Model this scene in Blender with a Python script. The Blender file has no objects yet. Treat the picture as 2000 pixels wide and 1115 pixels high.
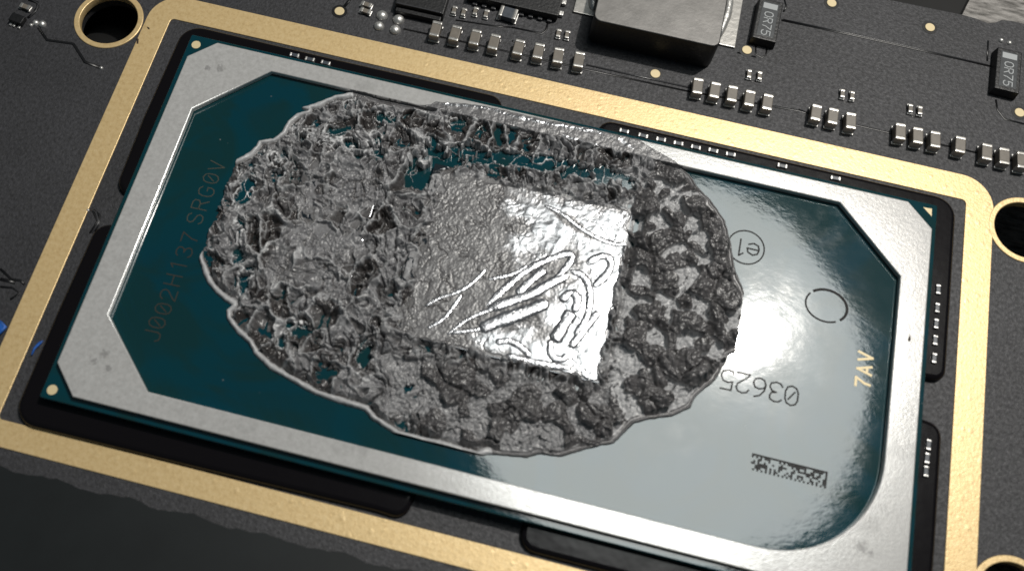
import bpy, bmesh, math, random
import numpy as np
from mathutils import Vector, Matrix
random.seed(4)
SC = bpy.context.scene
COL = SC.collection

# ------------------------------------------------------------------ camera, world, lamps, exposure
# one unit is one centimetre; x runs along the long side of the processor package, y along its
# short side (away from the camera), z = 0 is the top of its green carrier
CAM_R = np.array([[0.97016169, 0.24053091, 0.03051518],
                  [0.23337079, -0.89223695, -0.3865893],
                  [-0.06575991, 0.38217548, -0.921747]])      # rows: camera right, down, forward
CAM_C = np.array([2.37354681, -3.32176052, 5.38528364])
CAM_F = 2000.0
CAM_PP = np.array([896.633, 516.735])

cd = bpy.data.cameras.new("camera")
cam = bpy.data.objects.new("camera", cd)
COL.objects.link(cam)
m = Matrix.Identity(4)
for i in range(3):
    m[i][0] = CAM_R[0][i]; m[i][1] = -CAM_R[1][i]; m[i][2] = -CAM_R[2][i]; m[i][3] = CAM_C[i]
cam.matrix_world = m
cd.sensor_width = 36.0
cd.lens = 36.0
cd.shift_x = (1000.0 - CAM_PP[0]) / 2000.0
cd.shift_y = -(557.5 - CAM_PP[1]) / 2000.0
cd.clip_start = 0.1
cd.clip_end = 200.0
cd.dof.use_dof = True
cd.dof.focus_distance = 6.75
cd.dof.aperture_fstop = 0.036 / (2 * 0.030)
SC.camera = cam

W = bpy.data.worlds.new("World")
SC.world = W
W.use_nodes = True
bg = W.node_tree.nodes["Background"]
bg.inputs[0].default_value = (0.62, 0.86, 1.0, 1)
bg.inputs[1].default_value = 0.055

LAMP_DIR = Vector((0.2192, 0.3735, 0.9013))
LAMP_FOOT = Vector((3.683, -1.090, 0.0))
def lamp(name, kind, dist, power, colour, off=(0, 0, 0), **kw):
    d = bpy.data.lights.new(name, kind)
    d.energy = power
    d.color = colour
    for k, v in kw.items():
        setattr(d, k, v)
    o = bpy.data.objects.new(name, d)
    COL.objects.link(o)
    o.location = LAMP_FOOT + LAMP_DIR * dist + Vector(off)
    o.rotation_euler = (-(o.location - Vector((2.8, -1.0, 0)))).to_track_quat('-Z', 'Y').to_euler()
    return o
# the desk lamp over the board: its bulb and, behind it, the round white reflector that shows in the gloss
lamp("desk_lamp_bulb", 'POINT', 20.0, 10500.0, (1.0, 0.95, 0.88), shadow_soft_size=0.30)
lamp("desk_lamp_reflector", 'AREA', 21.5, 1130.0, (0.97, 1.0, 0.97), off=(-2.02, -1.19, 0.98), shape='DISK', size=10.4)

SC.view_settings.view_transform = 'Standard'
SC.view_settings.look = 'None'
SC.view_settings.exposure = 0.0
SC.view_settings.gamma = 1.0

# ------------------------------------------------------------------ helpers
ZB = -0.11                                  # top of the circuit board
def unp(px, z):                             # photograph pixel -> point of the plane at height z
    d = CAM_R.T @ np.array([(px[0] - CAM_PP[0]) / CAM_F, (px[1] - CAM_PP[1]) / CAM_F, 1.0])
    p = CAM_C + d * (z - CAM_C[2]) / d[2]
    return (float(p[0]), float(p[1]))
def unps(pts, z):
    return [unp(p, z) for p in pts]

def tag(o, label, cat, group=None, kind=None):
    if label: o["label"] = label
    if cat: o["category"] = cat
    if group: o["group"] = group
    if kind: o["kind"] = kind
    return o
def empty(name, loc, rz=0.0):
    o = bpy.data.objects.new(name, None)
    COL.objects.link(o)
    o.location = loc
    o.rotation_euler = (0, 0, rz)
    o.empty_display_size = 0.05
    return o
def link(name, me, mats, parent=None, loc=None):
    o = bpy.data.objects.new(name, me)
    COL.objects.link(o)
    for mt in (mats if isinstance(mats, (list, tuple)) else [mats]):
        if mt is not None: me.materials.append(mt)
    if parent: o.parent = parent
    if loc: o.location = loc
    return o
def copy_tree(o, parent=None):
    c = o.copy()
    COL.objects.link(c)
    if parent: c.parent = parent
    for ch in list(o.children):
        copy_tree(ch, c)
    return c

def plate_mesh(name, loops, z0, z1, bevel=0.0, res=2):
    """flat plate with holes between z0 and z1, from closed loops (the first is the outline)"""
    cu = bpy.data.curves.new(name, 'CURVE')
    cu.dimensions = '2D'
    cu.fill_mode = 'BOTH'
    for lp in loops:
        s = cu.splines.new('POLY')
        s.points.add(len(lp) - 1)
        for p, q in zip(s.points, lp):
            p.co = (q[0], q[1], 0, 1)
        s.use_cyclic_u = True
    h = (z1 - z0) / 2
    cu.extrude = max(h - bevel, 0.0)
    cu.bevel_depth = bevel
    cu.bevel_resolution = res
    cu.offset = -bevel
    o = bpy.data.objects.new(name, cu)
    COL.objects.link(o)
    dg = bpy.context.evaluated_depsgraph_get()
    me = bpy.data.meshes.new_from_object(o.evaluated_get(dg), depsgraph=dg)
    bpy.data.objects.remove(o)
    bpy.data.curves.remove(cu)
    me.name = name
    n = len(me.vertices)
    co = np.empty(n * 3, np.float32)
    me.vertices.foreach_get("co", co)
    co.reshape(-1, 3)[:, 2] += (z0 + z1) / 2
    me.vertices.foreach_set("co", co)
    me.materials.clear()
    me.update()
    return me
def arc(cx, cy, r, a0, a1, n=10, ry=None):
    ry = r if ry is None else ry
    return [(cx + r * math.cos(math.radians(a0 + (a1 - a0) * i / n)),
             cy + ry * math.sin(math.radians(a0 + (a1 - a0) * i / n))) for i in range(n + 1)]
def round_rect(x0, y0, x1, y1, r, n=8):
    return (arc(x1 - r, y1 - r, r, 0, 90, n) + arc(x0 + r, y1 - r, r, 90, 180, n)
            + arc(x0 + r, y0 + r, r, 180, 270, n) + arc(x1 - r, y0 + r, r, 270, 360, n))
def circle(cx, cy, r, n=40):
    return [(cx + r * math.cos(2 * math.pi * i / n), cy + r * math.sin(2 * math.pi * i / n)) for i in range(n)]

def box_bm(bm, x0, y0, z0, x1, y1, z1, bevel=0.0, seg=2, mat=0, taper=0.0):
    v = []
    for z, t in ((z0, 0.0), (z1, taper)):
        for x, y in ((x0 + t, y0 + t), (x1 - t, y0 + t), (x1 - t, y1 - t), (x0 + t, y1 - t)):
            v.append(bm.verts.new((x, y, z)))
    fs = [(3, 2, 1, 0), (4, 5, 6, 7), (0, 1, 5, 4), (1, 2, 6, 5), (2, 3, 7, 6), (3, 0, 4, 7)]
    faces = [bm.faces.new([v[i] for i in f]) for f in fs]
    for f in faces: f.material_index = mat
    if bevel > 0:
        es = {e for f in faces for e in f.edges}
        r = bmesh.ops.bevel(bm, geom=list(es), offset=bevel, segments=seg, profile=0.6, affect='EDGES', clamp_overlap=True)
        for f in r["faces"]: f.material_index = mat
def mesh_of(name, fn, smooth=False):
    bm = bmesh.new()
    fn(bm)
    me = bpy.data.meshes.new(name)
    bm.to_mesh(me)
    bm.free()
    if smooth:
        me.polygons.foreach_set("use_smooth", [True] * len(me.polygons))
    return me
def box_mesh(name, *a, **k):
    return mesh_of(name, lambda bm: box_bm(bm, *a, **k))

def tube_mesh(name, paths, radii, z0, squash=0.6, sides=8, taper=True, smooth=2):
    """rounded beads lying on a plane, one per path"""
    verts, faces = [], []
    for path, r in zip(paths, radii):
        p = np.array(path, float)
        # smooth the path
        for _ in range(smooth):
            q = [p[0]]
            for a, b in zip(p[:-1], p[1:]):
                q += [a * 0.75 + b * 0.25, a * 0.25 + b * 0.75]
            q.append(p[-1])
            p = np.array(q)
        n = len(p)
        t = np.gradient(p, axis=0)
        t /= np.linalg.norm(t, axis=1)[:, None] + 1e-9
        nr = np.c_[-t[:, 1], t[:, 0]]
        base = len(verts)
        for i in range(n):
            f = i / (n - 1)
            rr = r * (min(1.0, 0.15 + 6 * min(f, 1 - f)) * (1 + 0.07 * math.sin(i * 0.9 + r * 900) + 0.06 * math.sin(i * 2.3 + r * 400)) if taper else 1.0)
            for k in range(sides):
                a = 2 * math.pi * k / sides
                verts.append((p[i, 0] + nr[i, 0] * rr * math.cos(a), p[i, 1] + nr[i, 1] * rr * math.cos(a),
                              z0 + rr * squash * math.sin(a)))
        for i in range(n - 1):
            for k in range(sides):
                a = base + i * sides + k; b = base + i * sides + (k + 1) % sides
                faces.append((a, b, b + sides, a + sides))
        faces.append(tuple(base + k for k in range(sides))[::-1])
        faces.append(tuple(base + (n - 1) * sides + k for k in range(sides)))
    me = bpy.data.meshes.new(name)
    me.from_pydata(verts, [], faces)
    me.polygons.foreach_set("use_smooth", [True] * len(me.polygons))
    return me

def dome_mesh(name, r, h, seg=16, rings=6):
    def fn(bm):
        rows = []
        for i in range(rings):
            a = math.pi / 2 * i / rings
            rows.append([bm.verts.new((r * math.cos(a) * math.cos(2 * math.pi * k / seg),
                                       r * math.cos(a) * math.sin(2 * math.pi * k / seg), h * math.sin(a))) for k in range(seg)])
        top = bm.verts.new((0, 0, h))
        for a, b in zip(rows[:-1], rows[1:]):
            for k in range(seg):
                bm.faces.new((a[k], a[(k + 1) % seg], b[(k + 1) % seg], b[k]))
        for k in range(seg):
            bm.faces.new((rows[-1][k], rows[-1][(k + 1) % seg], top))
    return mesh_of(name, fn, True)

# ------------------------------------------------------------------ lettering made of strokes
GLYPH = {  # on a 0..1 by 0..1.6 cell
    '0': [[(.5, 0), (.85, .15), (1, .5), (1, 1.1), (.85, 1.45), (.5, 1.6), (.15, 1.45), (0, 1.1), (0, .5), (.15, .15), (.5, 0)], [(.25, .45), (.75, 1.15)]],
    'O': [[(.5, 0), (.85, .15), (1, .5), (1, 1.1), (.85, 1.45), (.5, 1.6), (.15, 1.45), (0, 1.1), (0, .5), (.15, .15), (.5, 0)]],
    '1': [[(.2, 1.3), (.55, 1.6), (.55, 0)]],
    '2': [[(0, 1.25), (.15, 1.5), (.5, 1.6), (.85, 1.5), (1, 1.2), (.9, .9), (.1, .2), (0, 0), (1, 0)]],
    '3': [[(0, 1.35), (.2, 1.55), (.55, 1.6), (.9, 1.45), (.95, 1.15), (.8, .9), (.45, .83), (.8, .75), (1, .45), (.9, .15), (.5, 0), (.15, .08), (0, .3)]],
    '5': [[(.95, 1.6), (.1, 1.6), (.05, .9), (.4, 1.0), (.8, .92), (1, .55), (.88, .15), (.5, 0), (.12, .08), (0, .3)]],
    '6': [[(.85, 1.6), (.4, 1.4), (.08, .95), (0, .5), (.15, .12), (.5, 0), (.85, .12), (1, .45), (.85, .8), (.5, .9), (.15, .78), (.02, .55)]],
    '7': [[(0, 1.6), (1, 1.6), (.45, .6), (.35, 0)]],
    'A': [[(0, 0), (.5, 1.6), (1, 0)], [(.2, .5), (.8, .5)]],
    'V': [[(0, 1.6), (.5, 0), (1, 1.6)]],
    'J': [[(.9, 1.6), (.9, .35), (.75, .08), (.45, 0), (.15, .08), (0, .4)]],
    'H': [[(0, 0), (0, 1.6)], [(1, 0), (1, 1.6)], [(0, .82), (1, .82)]],
    'S': [[(1, 1.3), (.8, 1.55), (.5, 1.6), (.15, 1.5), (0, 1.2), (.15, .93), (.85, .67), (1, .4), (.85, .1), (.5, 0), (.15, .08), (0, .32)]],
    'R': [[(0, 0), (0, 1.6), (.65, 1.6), (.95, 1.42), (.95, 1.0), (.65, .82), (0, .82)], [(.55, .82), (1, 0)]],
    'C': [[(1, 1.3), (.8, 1.55), (.5, 1.6), (.15, 1.45), (0, 1.1), (0, .5), (.15, .15), (.5, 0), (.8, .06), (1, .32)]],
    'G': [[(1, 1.3), (.8, 1.55), (.5, 1.6), (.15, 1.45), (0, 1.1), (0, .5), (.15, .15), (.5, 0), (.85, .1), (1, .4), (1, .75), (.6, .75)]],
    'N': [[(0, 0), (0, 1.6), (1, 0), (1, 1.6)]],
    'e': [[(0, .55), (1, .55), (.9, .9), (.5, 1.08), (.12, .92), (0, .55), (.1, .15), (.5, 0), (.92, .18)]],
}
def ribbon(verts, faces, pts, w, z, closed=False):
    pts = [Vector((p[0], p[1])) for p in pts]
    if closed: pts = pts + [pts[0]]
    for a, b in zip(pts[:-1], pts[1:]):
        d = b - a
        if d.length < 1e-7: continue
        d.normalize()
        n = Vector((-d.y, d.x)) * w / 2
        e = d * w * 0.35
        i = len(verts)
        zz = z + 0.00002 * (len(faces) % 5)
        for q in (a - e + n, a - e - n, b + e - n, b + e + n):
            verts.append((q.x, q.y, zz))
        faces.append((i, i + 1, i + 2, i + 3))
def mesh_from(name, verts, faces):
    me = bpy.data.meshes.new(name)
    me.from_pydata(verts, [], faces)
    me.update()
    return me
def text_mesh(name, chars, z, size, width, ang):
    """chars: (glyph, (x, y) centre); ang: reading direction in degrees"""
    v, f = [], []
    u = Vector((math.cos(math.radians(ang)), math.sin(math.radians(ang))))
    n = Vector((-u.y, u.x))
    for ch, c in chars:
        for st in GLYPH[ch]:
            ribbon(v, f, [(c[0] + u.x * (p[0] - .5) * size * .62 + n.x * (p[1] - .8) * size / 1.6,
                           c[1] + u.y * (p[0] - .5) * size * .62 + n.y * (p[1] - .8) * size / 1.6) for p in st], width, z)
    return mesh_from(name, v, f)

# ------------------------------------------------------------------ materials
def node_mat(name):
    mt = bpy.data.materials.new(name)
    mt.use_nodes = True
    nt = mt.node_tree
    b = nt.nodes["Principled BSDF"]
    return mt, nt, b
def N(nt, typ, **kw):
    n = nt.nodes.new(typ)
    for k, v in kw.items():
        if k in n.inputs.keys() if isinstance(k, str) else False:
            n.inputs[k].default_value = v
        else:
            setattr(n, k, v)
    return n
def L(nt, a, b): nt.links.new(a, b)
def coords(nt):
    return N(nt, "ShaderNodeNewGeometry").outputs["Position"]
def noise(nt, scale, detail=4.0, rough=0.55, vec=None, dist=0.0):
    n = N(nt, "ShaderNodeTexNoise")
    n.inputs["Scale"].default_value = scale
    n.inputs["Detail"].default_value = detail
    n.inputs["Roughness"].default_value = rough
    n.inputs["Distortion"].default_value = dist
    L(nt, vec if vec is not None else coords(nt), n.inputs["Vector"])
    return n.outputs["Fac"]
def ramp(nt, fac, stops):
    r = N(nt, "ShaderNodeValToRGB")
    e = r.color_ramp.elements
    while len(e) < len(stops): e.new(0.5)
    for el, (p, c) in zip(e, stops):
        el.position = p
        el.color = (c[0], c[1], c[2], 1) if hasattr(c, '__len__') else (c, c, c, 1)
    L(nt, fac, r.inputs[0])
    return r.outputs[0]
def bump(nt, b, height, strength, dist, prev=None):
    n = N(nt, "ShaderNodeBump")
    n.inputs["Strength"].default_value = strength
    n.inputs["Distance"].default_value = dist
    L(nt, height, n.inputs["Height"])
    if prev is not None: L(nt, prev, n.inputs["Normal"])
    L(nt, n.outputs[0], b.inputs["Normal"])
    return n.outputs[0]
def math_n(nt, op, a, b=None, clamp=False):
    n = N(nt, "ShaderNodeMath", operation=op)
    n.use_clamp = clamp
    for i, q in enumerate((a, b)):
        if q is None: continue
        if isinstance(q, (int, float)): n.inputs[i].default_value = q
        else: L(nt, q, n.inputs[i])
    return n.outputs[0]
def mixc(nt, fac, a, b):
    n = N(nt, "ShaderNodeMix", data_type='RGBA')
    for i, q in ((0, fac), (6, a), (7, b)):
        if hasattr(q, 'links') or isinstance(q, bpy.types.NodeSocket): L(nt, q, n.inputs[i])
        elif isinstance(q, (int, float)): n.inputs[i].default_value = q
        else: n.inputs[i].default_value = (q[0], q[1], q[2], 1)
    return n.outputs[2]
def simple(name, col, rough, metal=0.0, spec=0.5, nscale=0, namp=0.0, bscale=0, bamp=0.0):
    mt, nt, b = node_mat(name)
    b.inputs["Roughness"].default_value = rough
    b.inputs["Metallic"].default_value = metal
    b.inputs["Specular IOR Level"].default_value = spec
    if nscale:
        f = noise(nt, nscale)
        L(nt, ramp(nt, f, [(0.3, [c * (1 - namp) for c in col]), (0.7, [min(1, c * (1 + namp)) for c in col])]), b.inputs["Base Color"])
    else:
        b.inputs["Base Color"].default_value = (*col, 1)
    if bscale:
        bump(nt, b, noise(nt, bscale, 3), 1.0, bamp)
    return mt

def make_board_mat():
    mt, nt, b = node_mat("matte_black_solder_mask")
    f = noise(nt, 45, 3, 0.6)
    g = noise(nt, 1.3, 3)
    c1 = ramp(nt, f, [(0.3, (0.022, 0.022, 0.0245)), (0.72, (0.062, 0.062, 0.069))])
    c2 = ramp(nt, g, [(0.3, (0.75,) * 3), (0.7, (1.1,) * 3)])
    mm = N(nt, "ShaderNodeMix", data_type='RGBA', blend_type='MULTIPLY')
    mm.inputs[0].default_value = 1.0
    L(nt, c1, mm.inputs[6]); L(nt, c2, mm.inputs[7])
    L(nt, mm.outputs[2], b.inputs["Base Color"])
    L(nt, ramp(nt, f, [(0.35, 0.62), (0.7, 0.48)]), b.inputs["Roughness"])
    b.inputs["Specular IOR Level"].default_value = 0.45
    p = bump(nt, b, noise(nt, 70, 3, 0.65), 0.8, 0.0042)
    bump(nt, b, noise(nt, 14, 2), 0.3, 0.004, p)
    return mt
def make_gold_mat():
    mt, nt, b = node_mat("gold_plated_pad")
    f = noise(nt, 38, 4, 0.65)
    L(nt, ramp(nt, f, [(0.28, (0.68, 0.48, 0.23)), (0.5, (0.81, 0.595, 0.30)), (0.75, (0.88, 0.67, 0.37))]), b.inputs["Base Color"])
    b.inputs["Metallic"].default_value = 0.33
    b.inputs["Roughness"].default_value = 0.38
    v = N(nt, "ShaderNodeTexVoronoi", feature='F1')
    v.inputs["Scale"].default_value = 15.0
    L(nt, coords(nt), v.inputs["Vector"])
    dots = ramp(nt, v.outputs["Distance"], [(0.10, 1.0), (0.26, 0.0)])
    p = bump(nt, b, dots, 0.18, 0.0028)
    bump(nt, b, noise(nt, 70, 3, 0.6), 0.45, 0.002, p)
    return mt
def make_steel_mat():
    mt, nt, b = node_mat("nickel_plated_stiffener")
    f = noise(nt, 42, 4, 0.7)
    g = noise(nt, 4.2, 3, 0.6)
    base = ramp(nt, f, [(0.3, (0.65, 0.638, 0.622)), (0.7, (0.86, 0.848, 0.832))])
    dark = ramp(nt, g, [(0.25, 0.80), (0.38, 1.0)])
    mm = N(nt, "ShaderNodeMix", data_type='RGBA', blend_type='MULTIPLY')
    mm.inputs[0].default_value = 1.0
    L(nt, base, mm.inputs[6]); L(nt, dark, mm.inputs[7])
    col = mm.outputs[2]
    # stains: small dark scuffs where the photograph has them
    for (px, r) in (((404, 133), .022), ((431, 134), .03), ((205, 690), .03), ((212, 718), .022), ((182, 705), .02), ((1683, 1068), .04), ((1700, 1080), .03), ((1778, 661), .02)):
        q = unp(px, 0.04)
        d = N(nt, "ShaderNodeVectorMath", operation='DISTANCE')
        L(nt, coords(nt), d.inputs[0])
        d.inputs[1].default_value = (q[0], q[1], 0.04)
        dd = math_n(nt, 'ADD', d.outputs["Value"], math_n(nt, 'MULTIPLY', math_n(nt, 'SUBTRACT', noise(nt, 60, 3), 0.5), 0.09))
        msk = math_n(nt, 'MULTIPLY', ramp(nt, math_n(nt, 'DIVIDE', dd, r), [(0.30, 1.0), (0.9, 0.0)]), 0.42)
        col = mixc(nt, msk, col, (0.16, 0.15, 0.15))
    L(nt, col, b.inputs["Base Color"])
    b.inputs["Metallic"].default_value = 0.42
    L(nt, ramp(nt, f, [(0.3, 0.19), (0.7, 0.14)]), b.inputs["Roughness"])
    p = bump(nt, b, noise(nt, 60, 3, 0.6), 0.4, 0.0010)
    bump(nt, b, noise(nt, 3, 1), 0.2, 0.004, p)
    return mt
def make_carrier_mat():
    mt, nt, b = node_mat("glossy_green_carrier")
    f = noise(nt, 1.7, 2, 0.5, dist=2.2)
    g = noise(nt, 0.9, 2, 0.5, dist=1.2)
    pour = ramp(nt, f, [(0.42, 0.0), (0.60, 1.0)])
    c1 = mixc(nt, g, (0.0003, 0.036, 0.060), (0.0006, 0.042, 0.050))
    col = mixc(nt, math_n(nt, 'MULTIPLY', pour, 0.55), c1, (0.006, 0.030, 0.026))
    # faint copper tracks under the mask
    w = N(nt, "ShaderNodeTexWave", wave_type='BANDS', bands_direction='DIAGONAL')
    w.inputs["Scale"].default_value = 7.0
    w.inputs["Distortion"].default_value = 1.5
    w.inputs["Detail"].default_value = 0.0
    L(nt, coords(nt), w.inputs["Vector"])
    tr = math_n(nt, 'MULTIPLY', ramp(nt, w.outputs["Fac"], [(0.80, 0.0), (0.9, 1.0)]), ramp(nt, noise(nt, 1.1, 1), [(0.55, 0.0), (0.67, 0.12)]))
    col = mixc(nt, tr, col, (0.0012, 0.045, 0.085))
    vo = N(nt, "ShaderNodeTexVoronoi", feature='F1')
    vo.inputs["Scale"].default_value = 7.0
    L(nt, coords(nt), vo.inputs["Vector"])
    col = mixc(nt, math_n(nt, 'MULTIPLY', ramp(nt, vo.outputs["Distance"], [(0.020, 1.0), (0.045, 0.0)]), ramp(nt, noise(nt, 3, 2), [(0.5, 0.0), (0.6, 0.8)])), col, (0.30, 0.30, 0.29))
    L(nt, col, b.inputs["Base Color"])
    b.inputs["IOR"].default_value = 1.85
    b.inputs["Specular IOR Level"].default_value = 0.5
    # finger grease and paste residue wiped over the mask
    sm = None
    for px, r in (((1255, 905), .42), ((1330, 860), .22), ((1640, 440), .25)):
        q = unp(px, 0)
        dn = N(nt, "ShaderNodeVectorMath", operation='DISTANCE')
        L(nt, coords(nt), dn.inputs[0]); dn.inputs[1].default_value = (q[0], q[1], 0)
        k = ramp(nt, math_n(nt, 'DIVIDE', dn.outputs["Value"], r), [(0.2, 1.0), (1.0, 0.0)])
        sm = k if sm is None else math_n(nt, 'MAXIMUM', sm, k)
    sm = math_n(nt, 'MULTIPLY', sm, ramp(nt, noise(nt, 9, 5, 0.7), [(0.42, 0.0), (0.62, 1.0)]))
    L(nt, math_n(nt, 'ADD', ramp(nt, noise(nt, 5, 4, 0.7), [(0.3, 0.045), (0.75, 0.075)]), math_n(nt, 'MULTIPLY', sm, 0.05)), b.inputs["Roughness"])
    mp = N(nt, "ShaderNodeMapping")
    mp.inputs["Scale"].default_value = (1.0, 1.6, 1.0)
    mp.inputs["Rotation"].default_value = (0, 0, math.radians(35))
    L(nt, coords(nt), mp.inputs["Vector"])
    b.inputs["Coat Weight"].default_value = 0.035
    b.inputs["Coat Roughness"].default_value = 0.24
    p = bump(nt, b, noise(nt, 16, 3, 0.6, vec=mp.outputs[0]), 0.30, 0.0009)
    bump(nt, b, noise(nt, 1.1, 1, 0.5), 0.5, 0.012, p)
    return mt
def make_paste_mat():
    mt, nt, b = node_mat("dried_grey_thermal_paste")
    at = lambda n: N(nt, "ShaderNodeAttribute", attribute_name=n).outputs["Fac"]
    wet_shade, gl, pale = at("wet_shade"), at("gloss"), at("pale")
    f = noise(nt, 55, 4, 0.7)
    g = noise(nt, 7, 3, 0.6)
    dry = mixc(nt, ramp(nt, g, [(0.35, 0.0), (0.65, 1.0)]), ramp(nt, f, [(0.3, (0.11, 0.109, 0.115)), (0.7, (0.21, 0.208, 0.217))]),
               ramp(nt, f, [(0.3, (0.15, 0.149, 0.156)), (0.7, (0.30, 0.298, 0.308))]))
    moist_shade = ramp(nt, f, [(0.3, (0.028, 0.024, 0.023)), (0.7, (0.060, 0.054, 0.053))])  # dark tone for moist paste and for painted shade in the hollows
    col = mixc(nt, wet_shade, dry, moist_shade)
    col = mixc(nt, pale, col, (0.72, 0.725, 0.735))
    col = mixc(nt, gl, col, (0.40, 0.405, 0.42))
    L(nt, col, b.inputs["Base Color"])
    L(nt, math_n(nt, 'MULTIPLY', gl, 0.95), b.inputs["Metallic"])
    r0 = mixc(nt, wet_shade, ramp(nt, f, [(0.3, 0.45), (0.7, 0.34)]), (0.29, 0.29, 0.29))
    L(nt, mixc(nt, gl, r0, (0.20, 0.20, 0.20)), b.inputs["Roughness"])
    b.inputs["Specular IOR Level"].default_value = 0.75
    n = N(nt, "ShaderNodeBump")
    L(nt, math_n(nt, 'MULTIPLY', math_n(nt, 'SUBTRACT', 1.0, gl), 0.4), n.inputs["Strength"])
    n.inputs["Distance"].default_value = 0.0026
    L(nt, noise(nt, 85, 3, 0.6), n.inputs["Height"])
    L(nt, n.outputs[0], b.inputs["Normal"])
    return mt

M = {
    'board': make_board_mat(),
    'gold': make_gold_mat(),
    'steel': make_steel_mat(),
    'carrier': make_carrier_mat(),
    'paste': make_paste_mat(),
    'resin': simple("black_resin", (0.006, 0.005, 0.006), 0.16, 0, 0.3, bscale=4, bamp=0.002),
    'film': simple("black_insulating_film", (0.011, 0.0135, 0.0145), 0.5, 0, 0.3, 3, 0.15),
    'solder': simple("bright_solder", (0.66, 0.65, 0.63), 0.40, 0.75, 0.5, 0, 0, 40, 0.004),
    'ceramic': simple("tan_ceramic", (0.18, 0.158, 0.132), 0.42, 0, 0.5, 40, 0.12),
    'ceramic_dark': simple("slate_ceramic", (0.075, 0.085, 0.10), 0.3, 0, 0.5, 40, 0.2),
    'tin': simple("tin_termination", (0.55, 0.53, 0.50), 0.30, 0.75, 0.5, 60, 0.08, 25, 0.0012),
    'ferrite': simple("grey_ferrite", (0.25, 0.24, 0.23), 0.36, 0.45, 0.5, 9, 0.15, 40, 0.0006),
    'plastic': simple("black_moulding", (0.010, 0.010, 0.011), 0.42, 0, 0.5, 30, 0.2, 50, 0.002),
    'glass_top': simple("dark_resistor_glaze", (0.055, 0.060, 0.065), 0.35, 0, 0.5, 25, 0.25),
    'print': simple("grey_print", (0.42, 0.44, 0.45), 0.6),
    'etch': simple("dark_laser_mark", (0.048, 0.046, 0.046), 0.9, 0, 0.05),
    'ink': simple("dull_gold_print", (0.046, 0.044, 0.037), 0.65, 0, 0.1),
    'ink2': simple("pale_gold_print", (0.075, 0.075, 0.06), 0.65, 0, 0.1),
    'goldmark': simple("bright_gold_mark", (0.78, 0.64, 0.38), 0.5, 0.1),
    'silicon': simple("bare_silicon", (0.33, 0.34, 0.36), 0.10, 1.0),
    'track': simple("mask_over_track", (0.009, 0.009, 0.010), 0.36, 0, 0.5),
    'sheen_track': simple("mask_over_raised_track", (0.05, 0.05, 0.054), 0.3, 0, 0.6),
    'blue': simple("blue_paint_fleck", (0.01, 0.10, 0.42), 0.5, 0, 0.5, 30, 0.4),
    'fleck': simple("brown_fleck", (0.035, 0.022, 0.012), 0.8),
    'flat_black': simple("flat_black_plate", (0.006, 0.006, 0.006), 0.6, 0, 0.3, 10, 0.2),
}
def make_cloth_mat():
    mt, nt, b = node_mat("grey_woven_cloth")
    mp = N(nt, "ShaderNodeMapping")
    mp.inputs["Scale"].default_value = (1.0, 5.0, 1.0)
    mp.inputs["Rotation"].default_value = (0, 0, math.radians(-12))
    L(nt, coords(nt), mp.inputs["Vector"])
    f = noise(nt, 6.5, 4, 0.65, vec=mp.outputs[0])
    L(nt, ramp(nt, f, [(0.32, (0.10, 0.096, 0.09)), (0.6, (0.46, 0.44, 0.42))]), b.inputs["Base Color"])
    b.inputs["Roughness"].default_value = 0.9
    b.inputs["Specular IOR Level"].default_value = 0.1
    bump(nt, b, f, 0.8, 0.05)
    return mt

# ------------------------------------------------------------------ what lies under the board
gm = box_mesh("tabletop_cloth", -14, -16, -1.35, 20, 18, -0.95)
tag(link("tabletop", gm, make_cloth_mat()), None, None, kind='structure')
e0, e1 = unp((1897, -4), -0.42), unp((1878, 34), -0.42)
cs = [(-6, -7), (e1[0] - 0.62, -7), (e1[0] - 0.1, 1.0), e1, e0, (e0[0] + 0.25, 3.4), (-6, 3.4)]  # plain black plate below the board
tag(link("black_plate", plate_mesh("black_plate", [cs], -0.95, -0.42, 0.02), M['flat_black']),
    "flat black plate lying in the gap under the upper edge of the circuit board", "laptop case")

# ------------------------------------------------------------------ circuit board
HOLES = [(-0.592, 0.035, 0.195), (5.222, 0.035, 0.195), (5.222, -2.14, 0.195)]
board = empty("circuit_board", (2.3, -1.1, ZB))
tag(board, "matte black circuit board filling the picture under the processor package", "circuit board")
def board_part(name, me, mat):
    o = link(name, me, mat, board)
    o.matrix_parent_inverse = Matrix.Translation((-2.3, 1.1, -ZB))
    return o
edge = unps([(-500, -330), (-60, -330), (1000, -190), (1500, -48), (1738, 0), (1880, 29), (1908, 37), (1930, 45.5), (1944, 44.5), (1957, 39.5), (1975, 41), (2000, 47), (2150, 80), (2600, 200)], ZB)
outline = edge + [(8.2, -5.0), (-5, -5.0)]
board_part("board_body", plate_mesh("board_body", [outline] + [circle(x, y, r, 64) for x, y, r in HOLES], ZB - 0.12, ZB, 0.004), M['board'])
for x, y, r in HOLES:
    me = plate_mesh("hole_rim", [circle(x, y, r + 0.024, 64), circle(x, y, r - 0.012, 64)], ZB - 0.050, ZB + 0.007, 0.005)
    board_part("hole_rim", me, M['gold'])
fr = [arc(4.83, .12, .20, 0, 90) + arc(-.165, .12, .20, 90, 180) + arc(-.165, -2.49, .20, 180, 270) + arc(4.83, -2.49, .20, 270, 360),
      round_rect(-.213, -2.548, 4.862, .145, .025, 4)]
board_part("ground_frame", plate_mesh("ground_frame", fr, ZB - 0.02, ZB + 0.006, 0.003), M['gold'])
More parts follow.
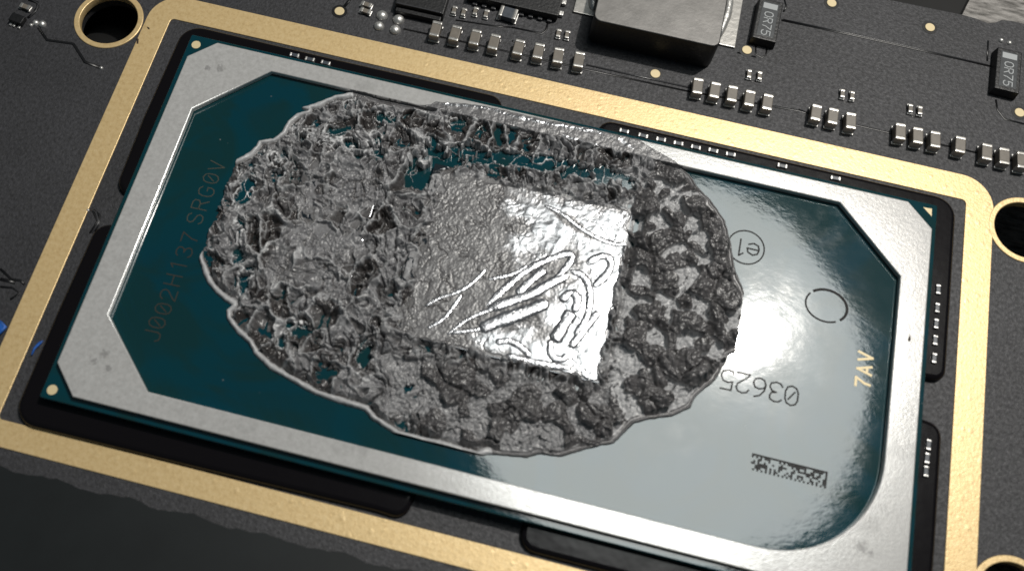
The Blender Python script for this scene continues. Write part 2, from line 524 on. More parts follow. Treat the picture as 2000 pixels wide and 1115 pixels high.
# bare round test pads
for px in ((1624, 7), (1816, 54.5), (1458.5, 98.7), (1991, 220.7), (1279.7, 145), (663, 23)):
    q = unp(px, ZB)
    board_part("test_pad", plate_mesh("test_pad", [circle(q[0], q[1], .032, 24)], ZB - .01, ZB + .006, .003), M['goldmark'])
    board_part("pad_moat", plate_mesh("pad_moat", [circle(q[0], q[1], .050, 24), circle(q[0], q[1], .034, 24)], ZB - .01, ZB + .0015), M['track'])
# tracks pressed through the mask
TR = [([(1526, 40), (1660, 68), (1800, 99), (1935, 130)], .008), ([(788, 57), (1000, 103), (1130, 133), (1350, 180)], .007),
      ([(1350, 180), (1560, 217), (1590, 226), (1760, 265), (2010, 322)], .007),
      ([(75, 55), (92, 79), (143, 86), (166, 122), (196, 133)], .010), ([(172, 408), (181, 412), (190, 432), (175, 456)], .006), ([(182, 410), (194, 420), (194, 436), (184, 452)], .008),
      ([(1000, 54), (1058, 66), (1066, 60), (1072, 38)], .007), ([(890, 40), (970, 52), (1000, 54)], .006),
      ([(1476, 88), (1476, 107), (1488, 113), (1496, 108), (1498, 92)], .006), ([(1440, 103), (1476, 112)], .006), ([(1945, 195), (1948, 215), (1962, 233), (2010, 245)], .007),
      ([(1930, 80), (1928, 120)], .006), ([(56, 0), (73, 6), (74, 14), (66, 26), (54, 36)], .010), ([(1532, 0), (1536, 14), (1530, 24)], .006),
      ([(0, 525), (22, 545), (40, 548), (48, 556)], .008), ([(0, 560), (24, 562), (38, 572), (20, 585)], .007), ([(0, 545), (30, 552)], .010),
      ([(672, 14), (690, -8)], .010), ([(1000, 80), (1006, 84)], .006), ([(1462, 152), (1468, 160), (1486, 160)], .005), ([(1643, 192), (1648, 200), (1668, 200)], .005), ([(1776, 221), (1782, 228), (1800, 230)], .005)]
for pts, w in TR:
    board_part("track", tube_mesh("track", [unps(pts, ZB)], [w], ZB, 0.28, 6, False, 0), M['track'])
for pts, w in (([(1530, 38), (1660, 66), (1800, 97), (1930, 127)], .004), ([(1145, 127), (1350, 172)], .006), ([(1560, 214), (1590, 223)], .004), ([(176, 409), (187, 414), (193, 433), (180, 455)], .005),
               ([(61, 0), (75, 8), (70, 22), (58, 34)], .005)):
    board_part("track", tube_mesh("track", [unps(pts, ZB + .002)], [w], ZB + .002, 0.5, 6, False, 0), M['sheen_track'])
o = board_part("print_mark", text_mesh("print_mark", [('R', unp((33, 27), ZB)), ('N', unp((43, 27), ZB))], ZB + .0012, .05, .007, 0), M['sheen_track'])

# ------------------------------------------------------------------ black resin beads round the package
BW = .128
def bead(loop):
    return plate_mesh("resin", [loop], ZB - .02, ZB + .045, .03, 3)
beads = [
    ("black resin bead wrapping the upper left corner of the processor package",
     arc(-.005, -1.02, .1, 270, 180, 6) + [(-.115, -.6)] + arc(.03, .02 - .04, .135, 180, 90, 8) + [(.9, .108), (1.7, .11)] + arc(1.9, .02, .09, 90, 0, 5) + [(2.03, -.06), (.06, -.06), (.06, -1.12)]),
    ("black resin bead wrapping the lower left corner of the processor package",
     arc(-.02, -1.42, .1, 90, 180, 6) + [(-.13, -1.9)] + arc(.0, -2.42, .13, 180, 270, 8) + [(.9, -2.54), (1.9, -2.525)] + arc(1.99, -2.45, .08, 270, 360, 5) + [(2.09, -2.34), (.06, -2.34), (.06, -1.32)]),
    ("black resin bead wrapping the upper right corner of the package by the gold triangle",
     arc(2.68, .03, .085, 180, 90, 5) + [(3.5, .115)] + arc(4.665, -.015, .13, 90, 0, 8) + [(4.797, -.6)] + arc(4.72, -.99, .076, 0, -90, 5) + [(4.6, -1.07), (4.6, -.06), (2.59, -.06)]),
    ("black resin bead wrapping the lower right corner of the processor package",
     [(4.6, -1.29)] + arc(4.71, -1.39, .085, 90, 0, 5) + [(4.797, -2.0)] + arc(4.66, -2.4, .13, 0, -90, 8) + [(3.6, -2.53)] + arc(2.75, -2.44, .09, 270, 180, 5) + [(2.66, -2.34), (4.6, -2.34)]),
]
for lab, lp in beads:
    c = lp[len(lp) // 2]
    me = bead([(p[0] - c[0], p[1] - c[1]) for p in lp])
    me.polygons.foreach_set("use_smooth", [True] * len(me.polygons))
    tag(link("resin_bead", me, M['resin'], loc=(c[0], c[1], 0)), lab, "resin bead", "black resin beads sealing the package edge")

# ------------------------------------------------------------------ processor package
PW, PH = 4.6505, 2.4
pkg = empty("processor_package", (0, 0, ZB))
tag(pkg, "large green processor package with silver frame sitting inside the gold rectangle", "processor")
def pk(name, me, mat, parent=None):
    o = link(name, me, mat, parent or pkg)
    if parent is None or parent is pkg:
        o.matrix_parent_inverse = Matrix.Translation((0, 0, -ZB))
    return o
carrier = pk("carrier", plate_mesh("carrier", [round_rect(0, -PH, PW, 0, .012, 3)], -.075, 0, .006), M['carrier'])
pk("solder_layer", box_mesh("solder_layer", .03, -PH + .03, ZB + .001, PW - .03, -.03, -.0755), M['resin'])
outer = [(.19, -.042), (.045, -.182), (.036, -2.205), (.188, -2.362), (4.45, -2.362), (4.612, -2.2), (4.612, -.186), (4.462, -.042)]
inner = ([(.575, -.152), (.200, -.527), (.200, -1.880), (.562, -2.237), (3.80, -2.237)]
         + arc(3.84, -1.625, .612, 270, 360, 16)[1:] + [(4.453, -.535), (4.068, -.152)])
pk("stiffener_frame", plate_mesh("stiffener_frame", [outer, inner], .0008, .040, .006), M['steel'])
DIE = (1.700, -1.592, 2.893, -.515)
PCH = (.965, -1.47, 1.425, -.655)
pk("silicon_die", box_mesh("silicon_die", DIE[0], DIE[1], .0005, DIE[2], DIE[3], .045, bevel=.002), M['silicon'])
pk("silicon_die", box_mesh("silicon_die", PCH[0], PCH[1], .0005, PCH[2], PCH[3], .040, bevel=.002), M['silicon'])
for px in ((383, 88), (102, 761)):
    q = unp(px, 0)
    pk("alignment_dot", plate_mesh("alignment_dot", [circle(q[0], q[1], .028, 24)], -.004, .0012, .0005), M['goldmark'])
tri = unps([(1803, 405), (1820, 408), (1819.5, 423)], 0)
pk("pin_one_triangle", plate_mesh("pin_one_triangle", [tri], -.004, .0012), M['goldmark'])
# lettering on the carrier
def chars(s, pts, z=0): return [(c, unp(p, z)) for c, p in zip(s, pts)]
pk("lettering", text_mesh("lettering", chars("J002H137", [(297, 655), (307, 630), (319, 603), (329, 576), (338, 547), (349, 518), (360, 492), (371, 465)]), .0012, .092, .0065, 92), M['ink'])
pk("lettering", text_mesh("lettering", chars("SRG0V", [(381, 427), (391, 400), (403, 375), (412, 349), (424, 325)]), .0012, .092, .0055, 92), M['ink2'])
pk("lettering", text_mesh("lettering", chars("03625", [(1546, 772.5), (1515, 765), (1483, 757), (1451, 748), (1420, 741)]), .0012, .112, .0085, 181), M['etch'])
v, f = [], []
c = unp((1457, 483), 0)
ribbon(v, f, circle(c[0], c[1], .106, 40), .008, .0012, True)
tm = text_mesh("x", [], 0, 1, 1, 0)
for ch, px, s in (('e', (1471, 487), .112), ('1', (1446, 483), .106)):
    q = unp(px, 0)
    for st in GLYPH[ch]:
        oy = .54 if ch == 'e' else .8
        ribbon(v, f, [(q[0] - (p[0] - .5) * s * .62, q[1] - (p[1] - oy) * s / 1.6) for p in st], .0085, .0013)
pk("lettering", mesh_from("lettering", v, f), M['etch'])
v, f = [], []
c = unp((1614, 597), 0)
def ell(a0, a1, n=22): return [(c[0] + .118 * math.cos(math.radians(a0 + (a1 - a0) * i / n)), c[1] + .098 * math.sin(math.radians(a0 + (a1 - a0) * i / n))) for i in range(n + 1)]
ribbon(v, f, ell(132, -42), .015, .0012)
ribbon(v, f, ell(147, 300), .010, .0012)
pk("lettering", mesh_from("lettering", v, f), M['etch'])
pk("lettering", text_mesh("lettering", chars("7AV", [(1685, 747), (1688, 722), (1690.5, 697)]), .0014, .078, .014, 91), M['goldmark'])
# the little laser-dotted code strip
v, f = [], []
cA, cB, cC = [Vector(unp(p, 0)) for p in ((1617, 921), (1469, 884), (1613, 954))]
ux, uy = (cB - cA), (cC - cA)
nx, ny = 36, 8
rr = random.Random(12)
for i in range(nx):
    for j in range(ny):
        on = j == 0 or i == 0 or (j == ny - 1 and i % 2 == 0) or (0 < j < ny - 1 and rr.random() < .47)
        if not on: continue
        a = cA + ux * (i / nx) + uy * (j / ny)
        k = len(v)
        for s, t in ((0, 0), (1 / nx, 0), (1 / nx, 1 / ny), (0, 1 / ny)):
            q = a + ux * s * .92 + uy * t * .92
            v.append((q.x, q.y, .0012))
        f.append((k, k + 1, k + 2, k + 3))
pk("code_strip", mesh_from("code_strip", v, f), M['etch'])

# ------------------------------------------------------------------ thermal paste (height field in real units)
PERM = np.random.RandomState(7).permutation(4096).astype(np.int64)
def hsh(i, j, s):
    return PERM[(PERM[(PERM[(i + 37 * s) & 4095] + j) & 4095] + 911 * s) & 4095]
def rnd(i, j, s): return hsh(i, j, s) / 4096.0
def perlin(x, y, s):
    xi = np.floor(x).astype(np.int64); yi = np.floor(y).astype(np.int64)
    xf = x - xi; yf = y - yi
    u = xf ** 3 * (xf * (xf * 6 - 15) + 10); w = yf ** 3 * (yf * (yf * 6 - 15) + 10)
    def g(a, b):
        t = rnd(xi + a, yi + b, s) * 2 * np.pi
        return np.cos(t) * (xf - a) + np.sin(t) * (yf - b)
    return ((g(0, 0) * (1 - u) + g(1, 0) * u) * (1 - w) + (g(0, 1) * (1 - u) + g(1, 1) * u) * w) * 1.5
def fbm(x, y, f, s, o=4, gain=.5):
    r = 0; a = 1.0; t = 0
    for k in range(o):
        r = r + a * perlin(x * f + 13.7 * k, y * f - 7.1 * k, s + k)
        t += a; a *= gain; f *= 2.03
    return r / t
def worley(x, y, f, s):
    X = x * f; Y = y * f
    xi = np.floor(X).astype(np.int64); yi = np.floor(Y).astype(np.int64)
    f1 = np.full(X.shape, 9.0); f2 = np.full(X.shape, 9.0)
    cx = np.zeros(X.shape); cy = np.zeros(X.shape); idr = np.zeros(X.shape); idt = np.zeros(X.shape)
    for a in (-1, 0, 1):
        for b in (-1, 0, 1):
            px = xi + a + .1 + .8 * rnd(xi + a, yi + b, s)
            py = yi + b + .1 + .8 * rnd(xi + a, yi + b, s + 1)
            d = np.hypot(X - px, Y - py)
            near = d < f1
            f2 = np.where(near, f1, np.minimum(f2, d))
            cx = np.where(near, px, cx); cy = np.where(near, py, cy)
            idr = np.where(near, rnd(xi + a, yi + b, s + 2), idr)
            idt = np.where(near, rnd(xi + a, yi + b, s + 3), idt)
            f1 = np.where(near, d, f1)
    return f1, f2, idr, idt, X - cx, Y - cy
def sst(a, b, x):
    t = np.clip((x - a) / (b - a), 0, 1)
    return t * t * (3 - 2 * t)
def sdf(poly, x, y):
    p = np.array(poly)
    best = np.full(x.shape, 1e9); inside = np.zeros(x.shape, bool)
    for (ax, ay), (bx, by) in zip(p, np.roll(p, -1, 0)):
        ex, ey = bx - ax, by - ay
        t = np.clip(((x - ax) * ex + (y - ay) * ey) / (ex * ex + ey * ey + 1e-12), 0, 1)
        best = np.minimum(best, (x - ax - t * ex) ** 2 + (y - ay - t * ey) ** 2)
        cr = ((ay > y) != (by > y))
        xx = ax + (y - ay) * ex / (ey if abs(ey) > 1e-9 else 1e-9)
        inside ^= cr & (x < xx)
    d = np.sqrt(best)
    return np.where(inside, d, -d)

OUT = [(683, 181), (655, 187), (620, 200), (588, 211), (600, 217), (580, 222), (561, 238), (550, 258), (533, 271), (505, 275), (500, 286), (475, 305), (440, 320), (427, 340), (415, 356), (405, 380), (402, 402), (398, 418), (392, 440), (386, 462), (387, 500), (395, 530), (405, 553), (420, 570), (440, 588), (453, 596), (441, 606), (443, 622), (461, 649), (486, 671), (496, 690), (523, 719), (564, 741), (606, 766), (657, 785), (711, 801), (724, 816), (776, 851), (865, 873), (930, 894), (955, 887), (1030, 894), (1055, 887), (1095, 892), (1160, 873), (1199, 866), (1238, 827), (1260, 821), (1314, 812), (1350, 796), (1358, 776), (1371, 763), (1398, 743), (1420, 702), (1423, 694), (1444, 684), (1455, 660), (1458, 614), (1456, 573), (1450, 558), (1437, 528), (1433, 504), (1428, 472), (1417, 431), (1390, 391), (1363, 364), (1347, 340), (1325, 326), (1296, 308), (1261, 289), (1247, 278), (1180, 258), (1151, 250), (1110, 242), (1048, 230), (966, 211), (904, 201), (866, 200), (852, 198), (842, 204), (821, 205), (780, 197), (740, 189), (715, 186)]
DX = .0028
gx = np.arange(.56, 3.60, DX); gy = np.arange(-2.12, .02, DX)
X, Y = np.meshgrid(gx, gy)
def reg(px, z=.03, w=.03, n=.02, fr=9, s=50):
    d = sdf(unps(px, z), X, Y) + n * FB9
    return sst(-w, w, d)
FB9 = fbm(X, Y, 9, 50, 3)
FB3 = fbm(X, Y, 2.6, 60, 2)
FB30 = fbm(X, Y, 30, 70, 4, .6)
FB80 = fbm(X, Y, 80, 75, 3, .6)
wx = X + .035 * fbm(X, Y, 8, 20, 3) ; wy = Y + .035 * fbm(X, Y, 8, 30, 3)
poly = [unp(p, .04 if p[1] < 262 and p[0] > 730 else .006) for p in OUT]
d = sdf(poly, X, Y) + .004 * fbm(X, Y, 22, 11, 2)
rect = lambda r: np.minimum(np.minimum(X - r[0], r[2] - X), np.minimum(Y - r[1], r[3] - Y))
on_frame = sst(-.003, .003, sdf(inner, X, Y) * -1)
dd = rect(DIE); dp = rect(PCH)
z0 = .040 * on_frame
z0 = np.maximum(z0, .045 * sst(-.003, .003, dd)); z0 = np.maximum(z0, .040 * sst(-.003, .003, dp))
# --- region masks
bead_m = reg([(200, 250), (300, 150), (690, 150), (690, 196), (600, 250), (560, 420), (640, 620), (800, 760), (960, 830), (965, 960), (200, 960)], w=.05)
band = [[(800, 290), (835, 262), (900, 285), (980, 290), (1060, 300), (1130, 318), (1190, 328), (1250, 350), (1240, 372), (1150, 355), (1060, 338), (980, 326), (900, 322), (850, 338), (825, 372), (795, 360), (798, 330)],
        [(670, 186), (704, 190), (700, 212), (674, 216)],
        [(562, 232), (600, 245), (650, 240), (700, 255), (740, 250), (748, 305), (700, 318), (660, 296), (610, 285), (575, 268)],
        [(500, 296), (570, 283), (580, 312), (562, 352), (540, 345), (512, 318)],
        [(468, 330), (502, 322), (492, 375), (478, 400), (481, 440), (476, 510), (454, 512), (462, 440), (450, 392)],
        [(470, 512), (502, 510), (508, 540), (484, 600), (470, 600)],
        [(566, 626), (602, 630), (600, 652), (570, 654)], [(525, 650), (562, 652), (560, 672), (530, 668)],
        [(690, 672), (735, 660), (742, 712), (700, 722)], [(780, 750), (815, 748), (815, 775), (780, 778)], [(780, 795), (840, 800), (838, 822), (795, 818)],
        [(740, 220), (775, 225), (770, 250), (745, 246)], [(870, 230), (905, 238), (900, 256), (872, 250)], [(1130, 330), (1170, 336), (1240, 352), (1235, 375), (1160, 362)]]
B = np.zeros(X.shape)
for k, b in enumerate(band): B = np.maximum(B, reg(b, .02, .025 if k in (0, 2, 13) else .05, .045) * (.62 if k in (8, 9, 10) else 1))
B = B * np.clip(.86 + .45 * fbm(X, Y, 11, 55, 3), 0, 1.05)
right_m = reg([(1205, 400), (1300, 320), (1420, 360), (1500, 480), (1500, 700), (1380, 800), (1230, 850), (1180, 780), (1215, 600)], w=.05)
low_m = reg([(760, 690), (1180, 760), (1230, 860), (1060, 900), (900, 880), (760, 800)], w=.05)
gap_m = reg([(690, 330), (830, 330), (860, 480), (800, 660), (860, 720), (700, 760), (600, 620), (680, 560)], w=.05)
die_m = sst(-.012, .012, dd + .025 * FB9 - .012)
die_m = die_m * sst(-.02, .03, X - DIE[0] - .06 - .12 * FB9) * sst(-.02, .03, DIE[3] - Y - .01 - .05 * FB9 - .03 * sst(2.3, 1.8, X)) 
pch_m = sst(-.03, .03, dp + .05 * FB9)
flow_m = on_frame * (1.0)
top_m = reg([(700, 180), (860, 205), (1100, 245), (1300, 310), (1360, 345), (1240, 330), (1060, 280), (860, 240), (700, 215)], w=.04)
# --- crust: concave hollows with sharp crests at several sizes, as a sticky paste leaves when pulled apart
def ridge(x, y, f, sd, p):
    return np.clip(1 - np.abs(perlin(x * f, y * f, sd)) * 1.9, 0, 1) ** p
v1 = X + .055 * fbm(X, Y, 5, 22, 2) + .018 * fbm(X, Y, 17, 24, 3)
v2 = Y + .055 * fbm(X, Y, 5, 32, 2) + .018 * fbm(X, Y, 17, 34, 3)
def bowls(f, sd, ax=1.0, ay=1.0):
    f1, f2, r, t, ex, ey = worley(v1 * ax + sd * .01, v2 * ay, f, sd)
    c = 2 * f1 / (f1 + f2 + 1e-6)
    return c, r, t, ex, ey
FBs = fbm(X, Y, 24, 70, 2, .5)
ring = sst(-.34, -.02, np.maximum(dd, dp))
T = .058 + .010 * FB3 + .018 * ring
q6 = fbm(v1, v2, 5.0, 110, 2)
q15 = fbm(v1, v2, 13, 120, 3, .5)
cA, rA, tA, exA, eyA = bowls(6.4, 150, 1.15, .85)
cB, rB, tB, exB, eyB = bowls(12.5, 160)
cC, rC, tC, exC, eyC = bowls(25.0, 170)
tilt = (np.cos(tA * 40) * exA + np.sin(tA * 40) * eyA)
dA = (1 - cA ** 1.5) * (.15 + 1.25 * rA)
dB = (1 - cB ** 1.5) * (.10 + 1.3 * rB)
dC = (1 - cC ** 1.4) * (.1 + 1.3 * rC)
fB = (np.cos(tB * 40) * exB + np.sin(tB * 40) * eyB)
gA = ridge(v1 * 1.25, v2 * .75, 8, 141, 9) * sst(-.2, .3, fbm(X, Y, 5, 145, 2))
gB = ridge(v1 * 1.1 + .4, v2 * .9, 18, 142, 7) * sst(-.3, .2, fbm(X, Y, 6, 147, 2))
cr1 = worley(v1, v2, 21, 143); cr2 = worley(v1, v2, 40, 144)
h = T + .030 * q6 - .046 * dA - .030 * dB - .010 * dC + .014 * q15 + .006 * FBs + .085 * tilt * (1 - cA) + .048 * fB * (1 - cB)
h = h - .060 * gA - .032 * gB + .026 * (.5 - cr1[0]) + .010 * (.5 - cr2[0])
h = np.minimum(h, T + .012 + .3 * (h - T - .012))
h = h + .006 * rA * sst(.90, 1.0, cA) + .004 * rB * sst(.90, 1.0, cB)
crest = np.clip(sst(.86, .99, cA) * rA + .7 * sst(.88, .99, cB) * rB, 0, 1)
wet_shade = np.clip(.85 * sst(.55, .75, rA) * sst(.95, .75, cA) + .7 * sst(.6, .8, tB) * sst(.95, .8, cB) + .35 * sst(0, .4, q6), 0, 1) * (1 - .7 * crest)  # deep hollows coloured darker as shade, besides damp paste
pale = .55 * crest * sst(.02, .05, h) + .08 * sst(.05, .4, -q6)  # crests painted lighter where they would catch the light
# openings down to the green carrier, with a thin skin along their edge, painted pale like a lit rim, and thin pale threads across
op_f = (h - T + .064) - (.074 + .026 * sst(1.5, 1.75, X)) * B + .020 - .010 * (1 - B)
op = sst(.004, -.004, op_f) * (B > .3)
near = np.exp(-((op_f - .0070) / .0040) ** 2) * (B > .3)
h = np.where(op > .5, -.012, np.where(B > .3, np.maximum(h * .85, .012 + .014 * near), h))
thread = (ridge(v1, v2, 6.5, 181, 1) > .965) | ((ridge(v1, v2, 12, 182, 1) > .972) & (X < 1.6))
thr_open = (op > .5) & thread
h = np.where(thr_open, .010, h)
pale = np.maximum(pale, np.maximum(near * (1 - op), thr_open * 1.0) * .92)
wet_shade = wet_shade * (1 - np.clip(near + thr_open, 0, 1))
# grey streaks wiped across the floor of the long opening
stk = perlin(X * 14, Y * 60, 198) + .5 * perlin(X * 30, Y * 25, 199)
h = np.where((h < -.005) & (stk > .62), .0012 + .003 * (stk - .62), h)
# right: ragged dark lumps standing on a smeared floor, its lamp gloss partly painted in as a pale tone
def lumps(f, sd, ax, ay, frac, top):
    f1, f2, r, t, ex, ey = worley(v1 * ax + .3 * v2, v2 * ay - .2 * v1, f, sd)
    up = sst(-.03, .05, np.where(r < frac, 1, -1) * (f2 - f1) + .10 * FB30 + .05 * q15)
    dome = top * (.55 + .5 * t) * (1 - .35 * (f1 / .6) ** 2) + .35 * top * (np.cos(t * 60) * ex + np.sin(t * 60) * ey)
    return up, dome
up1, do1 = lumps(8.2, 210, 1.0, 1.0, .44, .062)
up2, do2 = lumps(14.0, 215, 1.0, 1.0, .26, .045)
fl_r = .010 + .010 * (1 - 2 * worley(v1, v2, 26, 220)[0]) + .006 * q15 + .004 * FB30
hR = fl_r + 1.2 * np.maximum(do1 * up1, do2 * up2) + .010 * q15 * up1 + .003 * FB30
hR = np.maximum(hR, .004)
up = np.maximum(up1, up2)
h = h * (1 - right_m) + hR * right_m
wet_shade = wet_shade * (1 - right_m) + np.clip(.62 * up + .06, 0, 1) * right_m
pale = pale * (1 - right_m) + right_m * .42 * (1 - up)
# lower apron: lumps of a smaller kind melting into the crust
up3, do3 = lumps(10.5, 240, 1.0, 1.0, .55, .040)
hL = .020 + .010 * q15 + 1.35 * do3 * up3 + .014 * (.5 - cr2[0]) - .016 * gB + .012 * q6 - .012 * dC + .004 * FB30
h = h * (1 - low_m) + np.where(op > .5, h, np.maximum(hL, .004)) * low_m
wet_shade = wet_shade * (1 - low_m) + low_m * np.clip(.55 * up3 + .12, 0, 1)
pale = pale * (1 - low_m) + low_m * .12 * (1 - up3)
# grain
h = np.where(h > -.004, h + .0034 * FB30 + .0007 * FB80, h)
# crumbled cake on the small die, half buried
c1 = worley(v1, v2, 14.0, 331)
c2 = worley(v1, v2, 33.0, 335)
pch_m = pch_m * sst(-.15, .2, fbm(X, Y, 4.5, 338, 3) + .02) * .85
crack = np.exp(-((c1[1] - c1[0] + .06 * FB30) / .10) ** 2) * sst(.0, .25, fbm(X, Y, 5, 340, 2) + .02)
crk2 = np.exp(-((c2[1] - c2[0]) / .16) ** 2) * sst(-.05, .2, fbm(X, Y, 6, 345, 2))
hp = .054 + .014 * q6 + .010 * q15 + .012 * (.5 - cr1[0]) + .010 * (.5 - cr2[0]) + .003 * FB30 + .0022 * FB80 - .016 * crack - .008 * crk2
h = h * (1 - pch_m) + np.maximum(hp, .041) * pch_m
wet_shade = wet_shade * (1 - pch_m) + np.clip(crack * .9 + crk2 * .5, 0, 1) * pch_m  # shade in the cracks put into the colour
pale = pale * (1 - pch_m) + .0 * pch_m
# --- thin film and worm marks on the large die
lineA = ridge(v1, v2, 8.5, 401, 12) * sst(-.1, .25, fbm(X, Y, 6, 405, 2))
lineB = ridge(v1 + .3, v2, 26, 402, 5) * sst(-.15, .25, fbm(X, Y, 5, 407, 2))
worm = np.clip(lineA + .8 * lineB, 0, 1)
px2 = lambda pts: unps([(650 + a / 2.787, 360 + b / 2.787) for a, b in pts], .048)
gl_poly = px2([(1010, 40), (1100, 60), (1645, 165), (1465, 1090), (1100, 990), (850, 890), (770, 830), (1000, 790), (1165, 850), (1180, 660), (1250, 560), (1380, 450), (1290, 340), (1040, 420), (960, 330), (1080, 230), (960, 120)])
gl = sst(-.07, .07, sdf(gl_poly, X, Y) + .10 * FB9 + .05 * FB30)
for pg in ([(640, 590), (760, 500), (860, 520), (900, 560), (830, 650), (700, 720), (640, 760)], [(900, 600), (990, 560), (1100, 575), (1060, 605), (900, 640)], [(1170, 130), (1300, 170), (1400, 260), (1480, 310), (1400, 300), (1260, 220)]):
    gl = gl * (1 - sst(-.012, .012, sdf(px2(pg), X, Y) + .012 * FB30))
    worm = worm * (1 - .85 * sst(-.012, .012, sdf(px2(pg), X, Y)))
gl = gl * die_m * (.82 + .18 * sst(-.2, .2, FB9))
swirl = fbm(v1, v2, 9, 420, 3, .55)
hd = .0505 + .0050 * swirl * (.42 - .18 * gl) + .0030 * FB9 - .0046 * worm * (1 - .93 * gl) + .0010 * ridge(v1, v2, 11, 425, 5) * (1 - .7 * gl) + (.0014 * FB30 + .0012 * FB80 + .0022 * (.5 - cr2[0]) * sst(-.1, .3, swirl)) * (1 - gl)
ck = worm * (X < 2.45)
spot = worley(X, Y, 24, 441)
hd = np.where((spot[2] < .07) & (spot[0] < .20) & (gl < .3), .0455, hd)
h = h * (1 - die_m) + np.maximum(hd, .0458) * die_m
wet_shade = wet_shade * (1 - die_m) + die_m * (.50 + .5 * ck) * (1 - gl)
pale = pale * (1 - die_m) + die_m * .04 * (1 - ck)
# narrow trench along the die walls, its shade painted in as a darker tone
tr = np.exp(-((dd + .035) / .018) ** 2) * ((X > 2.86) | (Y < -1.55) | ((Y > -.55) & (FB9 > 0)))
h = h - tr * .022 * (1 - die_m); wet_shade = np.maximum(wet_shade, tr * .5 * (1 - die_m))
# --- film over the metal frame
f1, f2, r_, t_, _, _ = worley(wx, wy, 26, 501)
hf = .0440 + .002 * FB9 + .0022 * FB30 + .0008 * FB80 + .0035 * (t_ - .4) * sst(.0, .3, f2 - f1 + .3 * FB30) - .003 * gB
h = h * (1 - on_frame) + np.maximum(hf, .0405) * on_frame
wet_shade = wet_shade * (1 - on_frame) + .30 * on_frame
pale = pale * (1 - on_frame)
for ln in ([(866, 204), (925, 207), (960, 213), (1000, 227), (1060, 239), (1110, 249), (1175, 259)], [(905, 227), (960, 240), (1012, 250)], [(1100, 266), (1165, 284)], [(1210, 272), (1235, 290)]):
    pl = unps(ln, .044)
    dl = np.abs(sdf(pl + pl[::-1][1:-1], X, Y))
    gl = np.maximum(gl, on_frame * .8 * (dl + .010 * FB30 + .006 * FB9 < .0085))
h = np.where((h > -.005) & (h < z0 + .0015), z0 + .0015, h)
# --- rim
d = d * (1 + .45 * fbm(X, Y, 6, 610, 2)) - .003 * np.abs(fbm(X, Y, 25, 612, 2))
bead_h = .026 * np.sqrt(np.clip(1 - ((d - .015) / .015) ** 2, 0, 1)) * (.85 + .3 * FB9)
lip = np.where(d < .030, bead_h, .003 + (d - .030) * .15)
rise = sst(.036, .062, d + .012 * FB30)
h_b = lip * (1 - rise) + h * rise
film = .010 * sst(0, .010, d) + .007 * np.exp(-((d - .008) / .006) ** 2) + .005 * sst(.02, .035, d) * np.abs(1 + FB9)
lob = sst(.020, .055, d + .04 * FB9 + .01 * FB30)
h_f = film * (1 - lob) + h * lob
hr = h_b * bead_m + h_f * (1 - bead_m)
hr = np.where(on_frame > .5, .040 + np.minimum(h - .040, .010 * sst(0, .012, d)), hr)
edge_zone = d < .13
h = np.where(edge_zone & ((h > -.004) | (d < .035)), np.where(on_frame > .5, hr, np.maximum(hr, .002)), h)
wet_shade = np.where(d < .035, np.where(bead_m > .5, 0.0, np.clip(wet_shade, .35, .6)), wet_shade)
pale = np.where((d < .030) & (on_frame < .5), np.where(bead_m > .5, .50, .0), pale)  # rim bead coloured lighter to stand for its shine
wet_shade = np.where((d >= .028) & (d < .042) & (bead_m > .5), .9, wet_shade)  # groove behind the bead painted dark as shade
h = np.where(d < 0, np.where(on_frame > .5, .0385, -.003), h)
gl = np.clip(gl, 0, 1)

# --- to meshes, one per part
ny_, nx_ = X.shape
hv = h
live = np.maximum.reduce([hv[:-1, :-1], hv[1:, :-1], hv[:-1, 1:], hv[1:, 1:]]) > -.002
dm = np.maximum.reduce([d[:-1, :-1], d[1:, :-1], d[:-1, 1:], d[1:, 1:]]) > 0
live &= dm
dmc = die_m[:-1, :-1] > .5; pmc = pch_m[:-1, :-1] > .5; fmc = on_frame[:-1, :-1] > .5
paste = empty("thermal_paste", (2.0, -1.2, 0.0))
tag(paste, "crumbled patch of dried grey thermal paste smeared over the middle of the processor", "thermal paste")
def field_part(name, sel):
    sel = sel & live
    ii, jj = np.nonzero(sel)
    a = ii * nx_ + jj
    quads = np.stack([a, a + 1, a + nx_ + 1, a + nx_], 1)
    used, inv = np.unique(quads.ravel(), return_inverse=True)
    me = bpy.data.meshes.new(name)
    me.vertices.add(len(used))
    co = np.stack([X.ravel()[used] - 2.0, Y.ravel()[used] + 1.2, hv.ravel()[used]], 1).astype(np.float32)
    me.vertices.foreach_set("co", co.ravel())
    nq = len(quads)
    me.loops.add(nq * 4)
    me.loops.foreach_set("vertex_index", inv.astype(np.int32).ravel())
    me.polygons.add(nq)
    me.polygons.foreach_set("loop_start", np.arange(0, nq * 4, 4, dtype=np.int32))
    me.polygons.foreach_set("use_smooth", np.ones(nq, bool))
    for an, arr in (("wet_shade", wet_shade), ("gloss", gl), ("pale", pale)):
        at = me.attributes.new(an, 'FLOAT', 'POINT')
        at.data.foreach_set("value", np.clip(arr.ravel()[used], 0, 1).astype(np.float32))
    me.update(calc_edges=True)
    return link(name, me, M['paste'], paste)
field_part("crust", ~dmc & ~pmc & ~fmc)
field_part("die_film", dmc)["label"] = "shiny scraped paste film on the large die"
field_part("die_film", pmc & ~dmc)["label"] = "matte cracked paste cake on the small die"
field_part("overflow", fmc & ~dmc & ~pmc)["label"] = "thin paste skin run over the silver frame"
